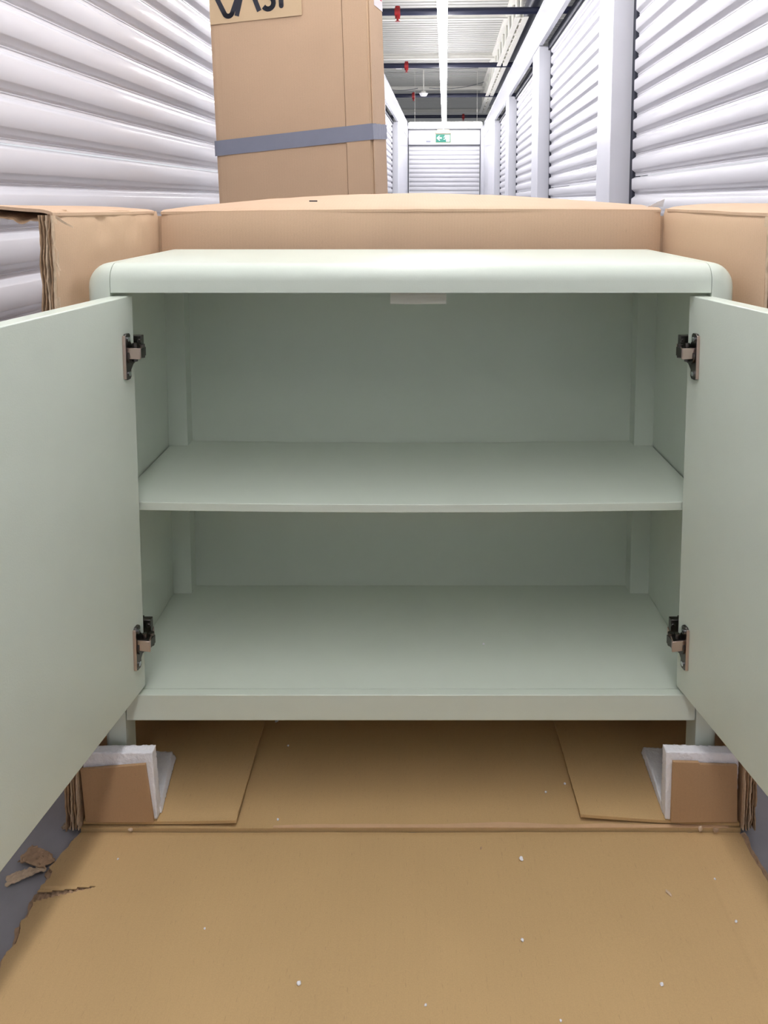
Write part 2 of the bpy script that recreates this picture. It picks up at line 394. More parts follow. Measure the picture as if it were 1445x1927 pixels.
# smoke detector + junction box + cables
sd = thing('smoke_detector', 'round white smoke detector hanging in front of a dark pipe', 'detector', (-0.43, 14.5, 3.0), corr=True)
link('detector_base', cyl(bmesh.new(), (-0.43, 14.5, 2.975), (-0.43, 14.5, 3.02), 0.05, 20), 'beam', sd, smooth=True)
link('detector_dome', cyl(bmesh.new(), (-0.43, 14.5, 2.93), (-0.43, 14.5, 2.985), 0.055, 20, 0.088), 'wplastic', sd, smooth=True)
link('stem', cyl(bmesh.new(), (-0.43, 14.5, 3.01), (-0.43, 14.5, 3.43), 0.012, 8), 'beam', sd)
jb = thing('junction_box', 'small white junction box with a thin cable on the roof deck', 'electrical box', (-0.85, 14.0, 3.36), corr=True)
link('box_body', B(-0.93, -0.82, 13.95, 14.05, 3.36, 3.42), 'wplastic', jb, bevel=0.006)
link('conduit_stub', cyl(bmesh.new(), (-0.82, 14.0, 3.39), (-0.76, 14.0, 3.39), 0.018, 10), 'wplastic', jb)
def cable(lab, a, b, sag, base):
    pts = [Vector(a).lerp(Vector(b), k / 12) - Vector((0, 0, sag * math.sin(math.pi * k / 12))) for k in range(13)]
    link('cable', tubeline(bmesh.new(), pts, 0.006), 'cable', base=base, corr=True, label=lab, cat='cable')
cable('thin dark cable running right from the junction box', (-0.76, 14.02, 3.39), (0.6, 14.2, 3.40), 0.02, (-0.76, 14, 3.39))
cable('dark cable sagging from the left wall to the smoke detector', (-1.3, 14.9, 3.16), (-0.54, 14.5, 3.08), 0.05, (-1.3, 14.9, 3.1))
cable('dark cable sagging right of the smoke detector to the truss', (-0.32, 14.5, 3.08), (0.78, 15.6, 3.36), 0.06, (-0.32, 14.5, 3.08))

# ================================================================== CABINET (sage sideboard)
cb = thing('sideboard', 'sage green two-door sideboard with open doors and one inner shelf', 'cabinet', (0, 1.2, 0.032))
YF, YB = 1.03, 1.362
ZT = 0.829; ZA = 0.7885      # top surface, underside of the front apron
XI, XO = 0.4195, 0.4525      # inner / outer faces of the side posts
def bull(y0, y1, z0, z1, r, seg=8, back=True):
    """(y,z) section of the top: bullnose at the front (and smaller one at the back)"""
    pts = [(y0, z0)]
    for k in range(seg + 1):
        a = math.pi - (math.pi / 2) * k / seg
        pts.append((y0 + r + r * math.cos(a), z1 - r + r * math.sin(a)))
    rb = 0.014
    for k in range(seg + 1):
        a = math.pi / 2 - (math.pi / 2) * k / seg
        pts.append((y1 - rb + rb * math.cos(a), z1 - rb + rb * math.sin(a)))
    pts += [(y1, z0)]
    return pts
# top: panel with deep front apron
sec = bull(YF, YB, 0.803, ZT, 0.024)
sec = [(YF, ZA)] + sec[1:-1] + [(YB, 0.803), (YF + 0.022, 0.803), (YF + 0.022, ZA)]
link('top_panel', prism(sec, 'x', -XI + 0.0008, XI - 0.0008), 'paint', cb, smooth=True)
# side frames: front post, rear post, rounded upper corner, thinner side panel
def side(sg):
    # upper corner block: section in (x,z) rounded on the outside, running front to back, front edge rounded like the top
    r = 0.026; nY = 40; bm = bmesh.new(); rings = []
    ys = []
    for k in range(9):
        a = math.pi / 2 * k / 8; ys.append((YF + 0.024 * (1 - math.sin(a)), 0.024 * (1 - math.cos(a))))
    ys = ys[::-1]   # from front (big inset) to back
    ys = [(YF + 0.024 * (1 - math.cos(math.pi / 2 * k / 8)), 0.024 * (1 - math.sin(math.pi / 2 * k / 8))) for k in range(9)]
    ys = [(y, d) for y, d in ys] + [(YB - 0.014, 0.0)] + [(YB - 0.014 + 0.014 * math.sin(math.pi / 2 * k / 5), 0.014 * (1 - math.cos(math.pi / 2 * k / 5))) for k in range(1, 6)]
    for y, d in ys:
        zt = ZT - d; q = min(0.012, y - YF); dx = 0.012 - math.sqrt(max(0, 0.012 ** 2 - (0.012 - q) ** 2))
        ring = [(XI, 0.760), (XI, zt)]
        rr = r; rx = min(r, XO - dx - XI - 0.002)
        for k in range(9):
            a = math.pi / 2 * (1 - k / 8)
            ring.append((XO - dx - rx + rx * math.cos(a), zt - rr + rr * math.sin(a)))
        ring.append((XO - dx, 0.760))
        rings.append([bm.verts.new((sg * x, y, z)) for x, z in ring])
    for A, C in zip(rings, rings[1:]):
        m = len(A)
        for i in range(m): bm.faces.new((A[i], A[(i + 1) % m], C[(i + 1) % m], C[i]))
    bm.faces.new(rings[0]); bm.faces.new(rings[-1][::-1])
    bmesh.ops.recalc_face_normals(bm, faces=bm.faces)
    cr = link('corner_rail', bm, 'paint', cb, smooth=True); wn = cr.modifiers.new('wn', 'WEIGHTED_NORMAL'); wn.keep_sharp = True; wn.weight = 100
    # posts (legs) with rounded outer edge
    def post(y0, y1, xi, front):
        rr = 0.012; pts = [(xi, y0)]
        if front:
            pts += [(XO - 0.0108 - rr + rr * math.sin(math.pi / 2 * k / 6) + 0.0108, y0 + rr - rr * math.cos(math.pi / 2 * k / 6)) for k in range(7)] + [(XO, y1), (xi, y1)]
        else:
            pts += [(XO, y0)] + [(XO - rr + rr * math.cos(math.pi / 2 * k / 6), y1 - rr + rr * math.sin(math.pi / 2 * k / 6)) for k in range(7)] + [(xi, y1)]
        pts = [(sg * x, y) for x, y in pts]
        return prism(pts, 'z', 0.0320, 0.760)
    link('leg', post(YF, YF + 0.036, XI, True), 'paint', cb, smooth=True)
    link('leg', post(1.315, YB, 0.4045, False), 'paint', cb, smooth=True)
    a, b = sorted((sg * 0.4385, sg * 0.4515))
    link('side_panel', B(a, b, YF + 0.034, 1.318, 0.155, 0.765), 'paint', cb)
side(-1); side(1)
link('back_panel', B(-0.441, 0.441, 1.344, 1.352, 0.155, 0.805), 'paint', cb)
# bottom: front rail and floor board
link('front_rail', B(-XI + 0.001, XI - 0.001, YF, YF + 0.0145, 0.1545, 0.1945), 'paint', cb, bevel=0.0012)
link('bottom_board', B(-0.4383, 0.4383, YF + 0.0155, 1.344, 0.178, 0.1942), 'paint', cb, bevel=0.0006)
# shelf, sagging a little in the middle
def shelf_z(x): return 0.4752 - 0.0045 * (1 - (x / 0.436) ** 2)
def shf(u, v):
    x = lerp(-0.4362, 0.4362, u); return (x, lerp(1.060, 1.343, v), shelf_z(x))
bm = sheet(shf, 24, 1, Vector((0, 0, -0.0125)))
# notch the rear corners around the posts: posts stand proud, so just keep the shelf between them at the back
link('shelf', bm, 'paint', cb, smooth=True, bevel=0.0008)
link('magnet_catch', B(-0.0295, 0.0507, 1.0535, 1.072, 0.7693, 0.8025), 'pad', cb, bevel=0.0008, label='paler small catch block under the top')
# doors with hinges
def door(sg, ang):
    W, Tk = 0.385, 0.025; h0, h1 = 0.199, 0.7835
    bm = B(*sorted((0, -sg * 0)) if False else (0, W), 0, Tk, h0, h1) if False else bmesh.new()
    # local: a = distance from the hinge end, n = towards inner face
    O = Vector((sg * 0.394, 1.045, 0)); dv = Vector((sg * math.sin(ang), -math.cos(ang), 0)); nv = Vector((-sg * math.cos(ang), -math.sin(ang), 0))
    def P(a, n_, z): return O + dv * a + nv * n_ + Vector((0, 0, z))
    def slab(bm, a0, a1, n0, n1, z0, z1):
        v = box(bm, a0, a1, n0, n1, z0, z1)
        for q in v: q.co = P(*q.co)
        bmesh.ops.recalc_face_normals(bm, faces=bm.faces)
    slab(bm, 0.0, W, -Tk, 0, h0, h1)
    link('door', bm, 'paint', cb, bevel=0.0015)
    for zc in (0.700, 0.273):
        # cup plate: tall plate with a bulge towards the hinge end
        bm = bmesh.new(); hh = 0.0325
        out = [(0.030, -hh + 0.003), (0.030, hh - 0.003), (0.027, hh), (0.019, hh), (0.0165, hh - 0.003), (0.0165, 0.020), (0.009, 0.012), (0.006, 0.006), (0.006, -0.006), (0.009, -0.012), (0.0165, -0.020), (0.0165, -hh + 0.003), (0.019, -hh), (0.027, -hh)]
        A = [bm.verts.new(P(a, 0.0, zc + z)) for a, z in out]; C = [bm.verts.new(P(a, 0.0042, zc + z)) for a, z in out]
        for i in range(len(out)): bm.faces.new((A[i], A[(i + 1) % len(out)], C[(i + 1) % len(out)], C[i]))
        bm.faces.new(A[::-1]); bm.faces.new(C); bmesh.ops.recalc_face_normals(bm, faces=bm.faces)
        hg = link('hinge', bm, 'dimnickel', cb, bevel=0.0006, label='nickel concealed cup hinge')
        bm = bmesh.new(); slab(bm, 0.0302, 0.0316, 0.0002, 0.0046, zc - hh + 0.002, zc + hh - 0.002)
        link('bright_plate_edge', bm, 'nickel', hg, bevel=0.0005)  # added strip of lighter nickel, the plate edge's brightness put into colour
        for dz in (-0.0245, 0.0245):
            bm = bmesh.new(); cyl(bm, P(0.023, 0.004, zc + dz), P(0.023, 0.0056, zc + dz), 0.0034, 14)
            link('screw', bm, 'screw', hg, smooth=True)
        # cup rim and curved link below the arm
        bm = bmesh.new(); cyl(bm, P(0.0175, 0.003, zc), P(0.0175, 0.0075, zc), 0.0115, 20)
        link('hinge_cup', bm, 'dimnickel', hg, smooth=True)
        bm = bmesh.new(); zz = zc + 0.005
        slab(bm, 0.0245, 0.0268, 0.004, 0.0235, zz - 0.0078, zz + 0.0078)     # bright front strap
        v = box(bm, -0.012, 0.0268, 0.0215, 0.0235, zz - 0.0070, zz + 0.0070)    # strap going back, cranked inwards
        for q in v: q.co = P(q.co.x, q.co.y - (0.013 if q.co.x < 0 else 0.0), q.co.z)
        bmesh.ops.recalc_face_normals(bm, faces=bm.faces)
        link('hinge_arm', bm, 'nickel', hg, bevel=0.0007)
        bm = bmesh.new()
        slab(bm, 0.006, 0.0235, 0.006, 0.021, zz - 0.006, zz + 0.006)
        cyl(bm, P(0.008, 0.016, zz - 0.009), P(0.008, 0.016, zz + 0.010), 0.0042, 12)
        cyl(bm, P(0.016, 0.010, zz - 0.013), P(0.016, 0.010, zz + 0.013), 0.0035, 12)
        link('hinge_link', bm, 'dimnickel', hg, smooth=True)
        bm = bmesh.new(); xa, xb = sorted((sg * 0.4185, sg * 0.3935))
        box(bm, *sorted((sg * 0.4185, sg * 0.386)), 1.052, 1.062, zz - 0.004, zz + 0.019)
        box(bm, *sorted((sg * 0.4185, sg * 0.400)), 1.050, 1.066, zz - 0.022, zz + 0.0185)
        cyl(bm, (sg * 0.3885, 1.048, zz + 0.012), (sg * 0.3885, 1.053, zz + 0.012), 0.003, 10)
        link('mounting_plate', bm, 'dimnickel', hg, bevel=0.0006)
door(-1, math.radians(8.4)); door(1, math.radians(10.0))

# ================================================================== OPEN CARTON around the cabinet
ct = thing('packing_carton', 'large opened brown cardboard carton around and under the green sideboard', 'box', (0, 1.2, 0))
def back_wall(u, v):
    x = lerp(-0.4735, 0.4735, u); z = lerp(0.008, 0.893 + 0.004 * (1 - (x / .474) ** 2) + 0.004 * u, v)
    y = 1.41 + 0.0015 * math.sin(u * 9 + v * 3) + (0.003 * max(0, (v - 0.97) / 0.03) ** 2)
    e = max(0, (abs(x) - 0.462) / 0.012); y += 0.004 * e * e
    return (x, y, z)
link('back_wall', sheet(back_wall, 60, 60, Vector((0, 0.007, 0))), 'kx', ct, smooth=True)
link('outer_ply', B(-0.489, 0.489, 1.4195, 1.4255, 0.008, 0.888), 'kx', ct)
# back flap, folded outwards, bowed upwards in the middle
def back_flap(u, v):
    xa = lerp(-0.4735, 0.4735, u)
    x = xa + v * lerp(0.03, 0.022, u)
    zc = 0.899 + 0.004 * u + 0.003 * (1 - (2 * u - 1) ** 2)
    rise = pw([(0, 0.010), (0.12, 0.0205), (0.3, 0.0285), (0.5, 0.0315), (0.7, 0.0255), (0.85, 0.017), (1, 0.007)], u)
    L = 0.31 * pw([(0, 0.85), (0.06, 1), (0.94, 1), (1, 0.9)], u)
    vv = v
    return (x, 1.412 + L * vv, zc + rise * math.sin(vv * math.pi / 2 * 0.9) - 0.003 * (1 - min(1, vv * 14)) ** 2 + 0.0006 * nz(x * 30, vv * 6))
link('back_flap', sheet(back_flap, 60, 30, Vector((0, 0, -0.005))), 'kx', ct, smooth=True, label='outward folded flap bowed up in the middle')
link('slot_mark', B(-0.200, -0.184, 1.470, 1.4716, 0.9150, 0.9175), 'ink', ct)
def side_wall(sg):
    X = 0.4795
    def fn(u, v):
        y = lerp(1.003, 1.418, u)
        top = 0.9015 if sg < 0 else 0.9005
        top += (-0.004 * u + 0.0022 * nz(y * 14, sg * 3.3)) if sg < 0 else (0.0015 * u)
        z = lerp(0.008, top, v)
        x = X + 0.0018 * nz(y * 7, z * 5, sg) + 0.004 * max(0, (v - 0.975) / 0.025) ** 2
        if sg < 0 and v > 0.72:   # creased, crumpled upper corner on the left
            x += 0.0045 * max(0, abs(nz(y * 22, z * 20, 4)) - 0.12) * min(1, (v - 0.72) * 12)
        return (sg * x, y, z)
    wl_ = link('side_wall', sheet(fn, 60, 80, Vector((sg * 0.0065, 0, 0))), 'ky', ct, smooth=True)
    # torn front edge: several crushed plies standing on edge
    for q, (xo, m_) in enumerate(((0.0005, 'tornp'), (0.0045, 'torn'), (0.009, 'tornp'), (0.0135, 'torn'), (0.017, 'torn'))):
        def ply(u, v, xo=xo, q=q):
            z = lerp(0.01, 0.897, v)
            jag = 0.0035 * nz(z * 60, q * 9.1, sg) + 0.002 * nz(z * 220, q * 3.7)
            return (sg * (X + xo + 0.0025 * nz(z * 26, q * 5.3, 2)), lerp(1.012, 0.9975 + jag + 0.0015 * (q % 2), u), z)
        link('torn_edge', sheet(ply, 2, 160, Vector((sg * 0.0016, 0, 0))), m_, wl_, smooth=True)
    # outer ply of the double wall
    link('outer_ply', B(*sorted((sg * (X + 0.0085), sg * (X + 0.016))), 1.012, 1.43, 0.008, 0.893), 'ky', wl_)
    # top flap folded outwards
    def fl(u, v):
        y = lerp(1.000 + 0.002 * nz(v * 20, 3, sg), 1.40, u)
        x = X + 0.001 + v * 0.20
        z0 = (0.9035 - 0.004 * u) if sg < 0 else (0.903 + 0.0015 * u)
        rise = (0.0075 * math.sin(min(1, v * 1.6) * math.pi / 2)) if sg < 0 else (0.0075 * math.sin(min(1, v * 2) * math.pi / 2))
        z = z0 + rise - 0.003 * (1 - min(1, v * 12)) ** 2 + 0.0012 * nz(x * 20, y * 9, sg)
        return (sg * x, y, z)
    f_ = link('side_flap', sheet(fl, 30, 36, Vector((0, 0, -0.0045))), 'kx', ct, smooth=True)
    if sg < 0:
        # drooping torn inner liner under the front of the left flap
        def dr(u, v):
            x = X + 0.006 + 0.19 * v
            drop = 0.014 * (1 - v) ** 0.6 + 0.004 * abs(nz(v * 9, 1.7))
            if 0.14 < v < 0.26: drop += 0.006 * math.sin((v - 0.14) / 0.12 * math.pi)
            return (-x, 1.003 + 0.05 * u, 0.9035 + 0.006 * v - drop * (1 - u))
        link('torn_liner', sheet(dr, 5, 50, Vector((0, 0, -0.0012))), 'torn', f_, smooth=True, label='drooping torn inner ply')
side_wall(-1); side_wall(1)
# small torn folds at the left wall's upper front corner
bm = bmesh.new()
for (y, z, ln, a) in ((1.004, 0.895, 0.030, -0.5), (1.001, 0.862, 0.012, -1.4), (1.001, 0.835, 0.014, -1.1)):
    def tb(u, v, y=y, z=z, ln=ln, a=a):
        return (-0.478 + ln * u * math.cos(a) * 0.9, y - 0.004 * math.sin(u * 3), z + ln * u * math.sin(a) + 0.005 * (v - 0.5) * (1 - u * 0.6))
    sheet(tb, 6, 2, Vector((0.0002, -0.0010, 0)), bm)
link('torn_tab', bm, 'tornp', ct, smooth=True)
# bottom panel under the cabinet and long front flap in front
def bottom(u, v):
    x = lerp(-0.479, 0.479, u); y = lerp(1.002, 1.41, v)
    return (x, y, 0.0080 + 0.0012 * math.exp(-((y - 1.004) / 0.010) ** 2) + 0.0003 * nz(x * 8, y * 8))
link('bottom_panel', sheet(bottom, 60, 40, Vector((0, 0, -0.0065))), 'kfloor', ct, smooth=True)
def crease(u, v):
    x = lerp(-0.20, 0.462, u)
    wd = 0.0035 + 0.006 * max(0, 0.5 + nz(x * 11, 2.2)) * (0.4 + 0.6 * math.sin(u * math.pi))
    return (x, lerp(1.0022, 1.0022 + wd, v), 0.0102 + 0.0002 * nz(x * 30, v))
link('crease_strip', sheet(crease, 120, 3, Vector((0, 0, -0.0008))), 'kpale', ct, smooth=True, label='paler scuffed strip along the fold')
ragL = [(0.30, -0.47), (0.62, -0.476), (0.72, -0.480), (0.775, -0.484), (0.80, -0.4857), (0.806, -0.4895), (0.826, -0.4917), (0.8355, -0.4853), (0.850, -0.4880), (0.866, -0.4947), (0.869, -0.4890),
        (0.8877, -0.4907), (0.9011, -0.4954), (0.906, -0.4930), (0.9259, -0.4864), (0.935, -0.4880), (0.9404, -0.4960), (0.950, -0.4915), (0.9672, -0.4876), (0.985, -0.482), (1.0, -0.4780)]
ragR = [(0.30, 0.485), (0.9259, 0.4785), (0.9587, 0.4755), (1.0, 0.476)]
def left_of(y): return pw(ragL, y) + 0.0018 * nz(y * 90, 1.0) + 0.0009 * nz(y * 300, 5.0)
def fflap(u, v):
    y = lerp(0.38, 0.9995, v); xl = left_of(y); xr = pw(ragR, y) + 0.0012 * nz(y * 120, 8.0)
    uu = u
    x = lerp(xl, xr, uu)
    z = 0.0068 + 0.0007 * nz(x * 5, y * 5, 1.2) + 0.0004 * nz(x * 16, y * 9, 3)
    z -= 0.0009 * math.exp(-((x - (0.404 + 0.03 * (1 - y))) / 0.0035) ** 2)        # score line on the right
    z -= 0.0006 * math.exp(-((x - 0.002) / 0.006) ** 2) + 0.0016 * math.exp(-((y - 0.9995) / 0.004) ** 2)
    if x < -0.42 and abs(y - 0.914) < 0.012 and y > 0.909: z += 0.003 * (1 - (y - 0.909) / 0.017) * (-0.42 - x) / 0.07   # lifted lip of the tear
    return (x, y, z)
def tear(a, b):
    x = (a.x + b.x) / 2; y = (a.y + b.y) / 2
    if x > -0.421: return False
    k = min(1, max(0, (-0.421 - x) / 0.071)); return 0.9105 - 0.0 * k - 0.021 * k ** 1.1 < y < 0.9125 - 0.009 * k
bm = sheet(fflap, 260, 300, Vector((0, 0, -0.0012)), skip=tear)
ff = link('front_flap', bm, 'kfloor', ct, smooth=True)
# lower liner and flutes of the board, visible at the ragged left edge and inside the tear
def lower(u, v):
    y = lerp(0.38, 0.999, v); xl = left_of(y + 0.006) - 0.004 - 0.003 * abs(nz(y * 60, 12)); xr = pw(ragR, y) + 0.003 + 0.002 * nz(y * 90, 4)
    return (lerp(xl, xr, u), y, 0.0016)
link('lower_liner', sheet(lower, 60, 160, Vector((0, 0, -0.0012))), 'torn', ff, smooth=True)
def flutes(u, v):
    y = lerp(0.80, 0.985, v); x = lerp(left_of(y) - 0.0015 * (1 + nz(y * 150, 3)), -0.40, u)
    return (x, y, 0.0036 + 0.0016 * math.sin((x + y * 0.25) * 2 * math.pi / 0.0078))
link('fluting', sheet(flutes, 110, 40, Vector((0, 0, -0.0007))), 'torn', ff, smooth=True)
def frayed(u, v):
    y = lerp(0.60, 0.998, v); x = pw(ragR, y) + 0.0005 + 0.006 * u + 0.003 * nz(y * 50, 7) * u
    return (x, y, 0.004 + 0.003 * abs(nz(y * 130, u * 3)) + 0.002 * u)
link('frayed_edge', sheet(frayed, 4, 200, Vector((0, 0, -0.0012))), 'torn', ff, smooth=True)
# inner end flaps lying on the bottom, meeting edges seen under the cabinet
def inner(sg):
    X1 = -0.2537 if sg < 0 else 0.2490
    yf = 1.004
    def fn(u, v):
        x = lerp(sg * 0.4775, X1 + 0.001 * sg * nz(v * 40, 2), u)
        y = lerp(yf + (0.004 * (1 - u) if sg < 0 else 0.010 * u), 1.405, v)
        lift = 0.0045 * u ** 2 * math.exp(-((y - yf) / 0.06) ** 2) + 0.004
        z = 0.0136 + lift * 0.9 - 0.0022 * math.exp(-((y - yf - 0.004) / 0.006) ** 2)
        return (x, y, z)
    link('inner_flap', sheet(fn, 40, 60, Vector((0, 0, -0.0045))), 'kfloor', ct, smooth=True)
inner(-1); inner(1)

# ================================================================== FOAM CORNERS under the front legs
def rough_slab(c8, nx, nyy, nzz, amp, seed):
    """hexahedron from 8 corners (bottom 4, top 4), skin subdivided and roughened"""
    bm = bmesh.new(); bmesh.ops.create_grid(bm, x_segments=1, y_segments=1, size=1); bm.clear()
    c = [Vector(p_) for p_ in c8]
    def tri(u, v, w_):
        b0 = c[0].lerp(c[1], u).lerp(c[3].lerp(c[2], u), v); t0 = c[4].lerp(c[5], u).lerp(c[7].lerp(c[6], u), v)
        return b0.lerp(t0, w_)
    vs = {}
    def V(i, j, k):
        if (i, j, k) not in vs:
            p_ = tri(i / nx, j / nyy, k / nzz)
            d = Vector((nz(p_.x * 260, p_.y * 260, p_.z * 260 + seed), nz(p_.y * 260, p_.z * 260, p_.x * 260 + seed), nz(p_.z * 260, p_.x * 260, p_.y * 260 + seed)))
            vs[i, j, k] = bm.verts.new(p_ + d * amp)
        return vs[i, j, k]
    for i in range(nx):
        for j in range(nyy):
            for k in (0, nzz): bm.faces.new((V(i, j, k), V(i + 1, j, k), V(i + 1, j + 1, k), V(i, j + 1, k)))
    for i in range(nx):
        for k in range(nzz):
            for j in (0, nyy): bm.faces.new((V(i, j, k), V(i + 1, j, k), V(i + 1, j, k + 1), V(i, j, k + 1)))
    for j in range(nyy):
        for k in range(nzz):
            for i in (0, nx): bm.faces.new((V(i, j, k), V(i, j + 1, k), V(i, j + 1, k + 1), V(i, j, k + 1)))
    bmesh.ops.recalc_face_normals(bm, faces=bm.faces)
    return bm
Z0 = 0.0195
fl_ = thing('foam_corner', 'white foam corner protector with cardboard face under the left front leg', 'packing foam', (-0.42, 1.02, Z0), group='foam corner protectors')
link('foam_front', rough_slab([(-0.4700, 1.006, .0195), (-0.3690, 1.006, .0195), (-0.3690, 1.024, .0195), (-0.4700, 1.026, .0195), (-0.4745, 1.006, .1225), (-0.3735, 1.006, .1230), (-0.3735, 1.021, .1235), (-0.4745, 1.021, .1225)], 44, 8, 44, 0.0011, 1), 'foam', fl_, smooth='all')
link('foam_base', rough_slab([(-0.474, 1.028, .0192), (-0.3665, 1.018, .0192), (-0.3800, 1.128, .0192), (-0.474, 1.135, .0192), (-0.474, 1.028, .0285), (-0.3690, 1.018, .0300), (-0.3860, 1.128, .0285), (-0.474, 1.135, .0285)], 44, 44, 6, 0.0011, 2), 'foam', fl_, smooth='all')
link('cardboard_facing', prism([(-0.4710, .0195), (-0.3728, .0195), (-0.3725, .0215), (-0.3820, .1090), (-0.4755, .1010)], 'y', 1.0005, 1.0050), 'kdark', fl_, bevel=0.0005, label='brown cardboard front face')
fr_ = thing('foam_corner', 'white foam corner protector with cardboard face under the right front leg', 'packing foam', (0.42, 1.02, Z0), group='foam corner protectors')
link('foam_front', rough_slab([(0.3705, 1.006, .0195), (0.4735, 1.006, .0195), (0.4735, 1.024, .0195), (0.3705, 1.026, .0195), (0.3685, 1.006, .1245), (0.4735, 1.006, .1215), (0.4735, 1.021, .1215), (0.3685, 1.021, .1245)], 44, 8, 44, 0.0009, 5), 'foam', fr_, smooth='all')
link('foam_base', rough_slab([(0.3700, 1.018, .0192), (0.475, 1.028, .0192), (0.475, 1.135, .0192), (0.3760, 1.138, .0192), (0.3705, 1.018, .0300), (0.475, 1.028, .0285), (0.475, 1.135, .0285), (0.3790, 1.138, .0285)], 44, 44, 6, 0.0009, 6), 'foam', fr_, smooth='all')
link('cardboard_facing', prism([(0.3765, .0195), (0.4730, .0195), (0.4695, .1075), (0.4160, .1090), (0.4140, .1120), (0.3770, .1130)], 'y', 1.0005, 1.0050), 'kdark', fr_, bevel=0.0005, label='brown cardboard front face')

# ================================================================== TALL CARTON standing behind on the left
tb = bpy.data.objects.new('tall_carton', None); COL.objects.link(tb)
tb.location = (-0.0865, 2.30, 0.0165)
tb.rotation_euler = (Matrix.Rotation(math.radians(-15), 4, 'Z') @ Matrix.Rotation(math.radians(-1.75), 4, 'Y')).to_euler()
props(tb, 'tall light brown cardboard box with grey tape standing behind the carton', 'box'); BASE[tb] = Vector((0, 0, 0))
HB = 1.95
link('box_body', B(-0.537, -0.002, 0.0085, 0.143, 0, HB), 'kbox', tb, bevel=0.006)
# front panel sheets: a wide one and a narrower overlapping one at the right with its own edge
def fp(u, v):
    x = lerp(-0.534, -0.0855, u); z = lerp(0.004, HB - 0.004, v)
    e = 0.0035 * math.exp(-((x + 0.534) / 0.008) ** 2) + 0.0012 * math.exp(-((x + 0.512) / 0.003) ** 2)
    return (x, 0.002 + e + 0.0012 * math.sin(x * 11 + z * 2.2) + 0.0006 * nz(x * 9, z * 3), z)
link('front_panel', sheet(fp, 60, 60, Vector((0, 0.003, 0))), 'kbox', tb, smooth=True)
def fp2(u, v):
    x = lerp(-0.0830, -0.006, u); z = lerp(0.004, HB - 0.004, v)
    return (x, 0.0004 + 0.0005 * math.sin(z * 5), z)
link('front_panel', sheet(fp2, 8, 40, Vector((0, 0.004, 0))), 'kbox', tb, smooth=True)
link('side_panel', B(-0.0015, 0.0025, 0.010, 0.141, 0.004, HB - 0.004), 'kbox', tb, bevel=0.001)
# duct tape wound round
def tz(x): return lerp(1.089, 1.063, min(1, max(0, -x / 0.537)))
def tp_(u, v):
    x = lerp(-0.541, 0.0035, u); y = -0.0012 + 0.0006 * nz(x * 20, v * 3) + (0.006 if x < -0.5375 else 0)
    return (x, y, tz(x) + 0.049 * v)
link('duct_tape', sheet(tp_, 60, 4, Vector((0, 0.0006, 0))), 'tape', tb, smooth=True, label='grey duct tape across the front')
def tp2(u, v):
    y = lerp(-0.0006, 0.147, u); return (0.0035 + 0.0012 * nz(u * 12, v * 4, 3), y, 1.089 + 0.012 * u + (0.049 - 0.002 * u) * v + 0.003 * nz(u * 9, 2) * v)
link('duct_tape', sheet(tp2, 20, 6, Vector((0.0006, 0, 0))), 'tape', tb, smooth=True)
# tan label with black lettering
lb = link('name_label', prism([(-0.531, 1.480), (-0.2145, 1.4815), (-0.2125, 1.70), (-0.529, 1.712)], 'y', -0.0018, -0.0008), 'label', tb, label='paler tan name label')
def stroke(bm, pts, wd, y0=-0.0030, y1=-0.0018):
    for (x0, z0), (x1, z1) in zip(pts, pts[1:]):
        a, b = Vector((x0, z0)), Vector((x1, z1)); d = (b - a).normalized(); nn = Vector((-d.y, d.x)) * wd / 2
        prism([tuple(a + nn), tuple(b + nn), tuple(b - nn), tuple(a - nn)], 'y', y0, y1, bm)
    for (x0, z0) in pts[1:-1]: cyl(bm, (x0, y0, z0), (x0, y1, z0), wd / 2, 14)
bw = 0.0155; zb = 1.503
def arc(cx_, cz_, r, a0, a1, n_=8, sx=1.0): return [(cx_ + sx * r * math.cos(math.radians(lerp(a0, a1, k / n_))), cz_ + r * math.sin(math.radians(lerp(a0, a1, k / n_)))) for k in range(n_ + 1)]
letters = [
    [(-0.522, 1.600)] + arc(-0.4645, zb + 0.013, 0.015, 205, 335) + [(-0.410, 1.600)],                     # V, rounded foot
    [(-0.436, zb - 0.004)] + arc(-0.3975, 1.583, 0.012, 160, 20) + [(-0.357, zb + 0.004)],                 # A without a bar
    [(-0.308, 1.585)] + arc(-0.3275, 1.570, 0.019, 60, 250, 8) + arc(-0.3255, zb + 0.0255, 0.0185, 90, -150, 10),   # s
    [(-0.2815, zb + 0.013), (-0.2815, 1.595)], [(-0.312, 1.598), (-0.250, 1.598)]]                           # T
for k, pts in enumerate(letters):
    if k == 4: continue
    bm = bmesh.new(); stroke(bm, pts, bw)
    if k == 3: stroke(bm, letters[4], bw); cyl(bm, (-0.2815, -0.003, zb + 0.013), (-0.2815, -0.0018, zb + 0.013), bw / 2, 14)
    link('letter', bm, 'ink', lb)
sh = link('shipping_label', B(0.0026, 0.0034, 0.055, 0.143, 1.505, 1.66), 'paper', tb, bevel=0, label='white label with red print on the side')
bm = bmesh.new()
for k in range(9): box(bm, 0.0034, 0.0040, 0.075, 0.135 - 0.01 * (k % 3), 1.535 + 0.013 * k, 1.541 + 0.013 * k)
link('red_print', bm, 'redink', sh)

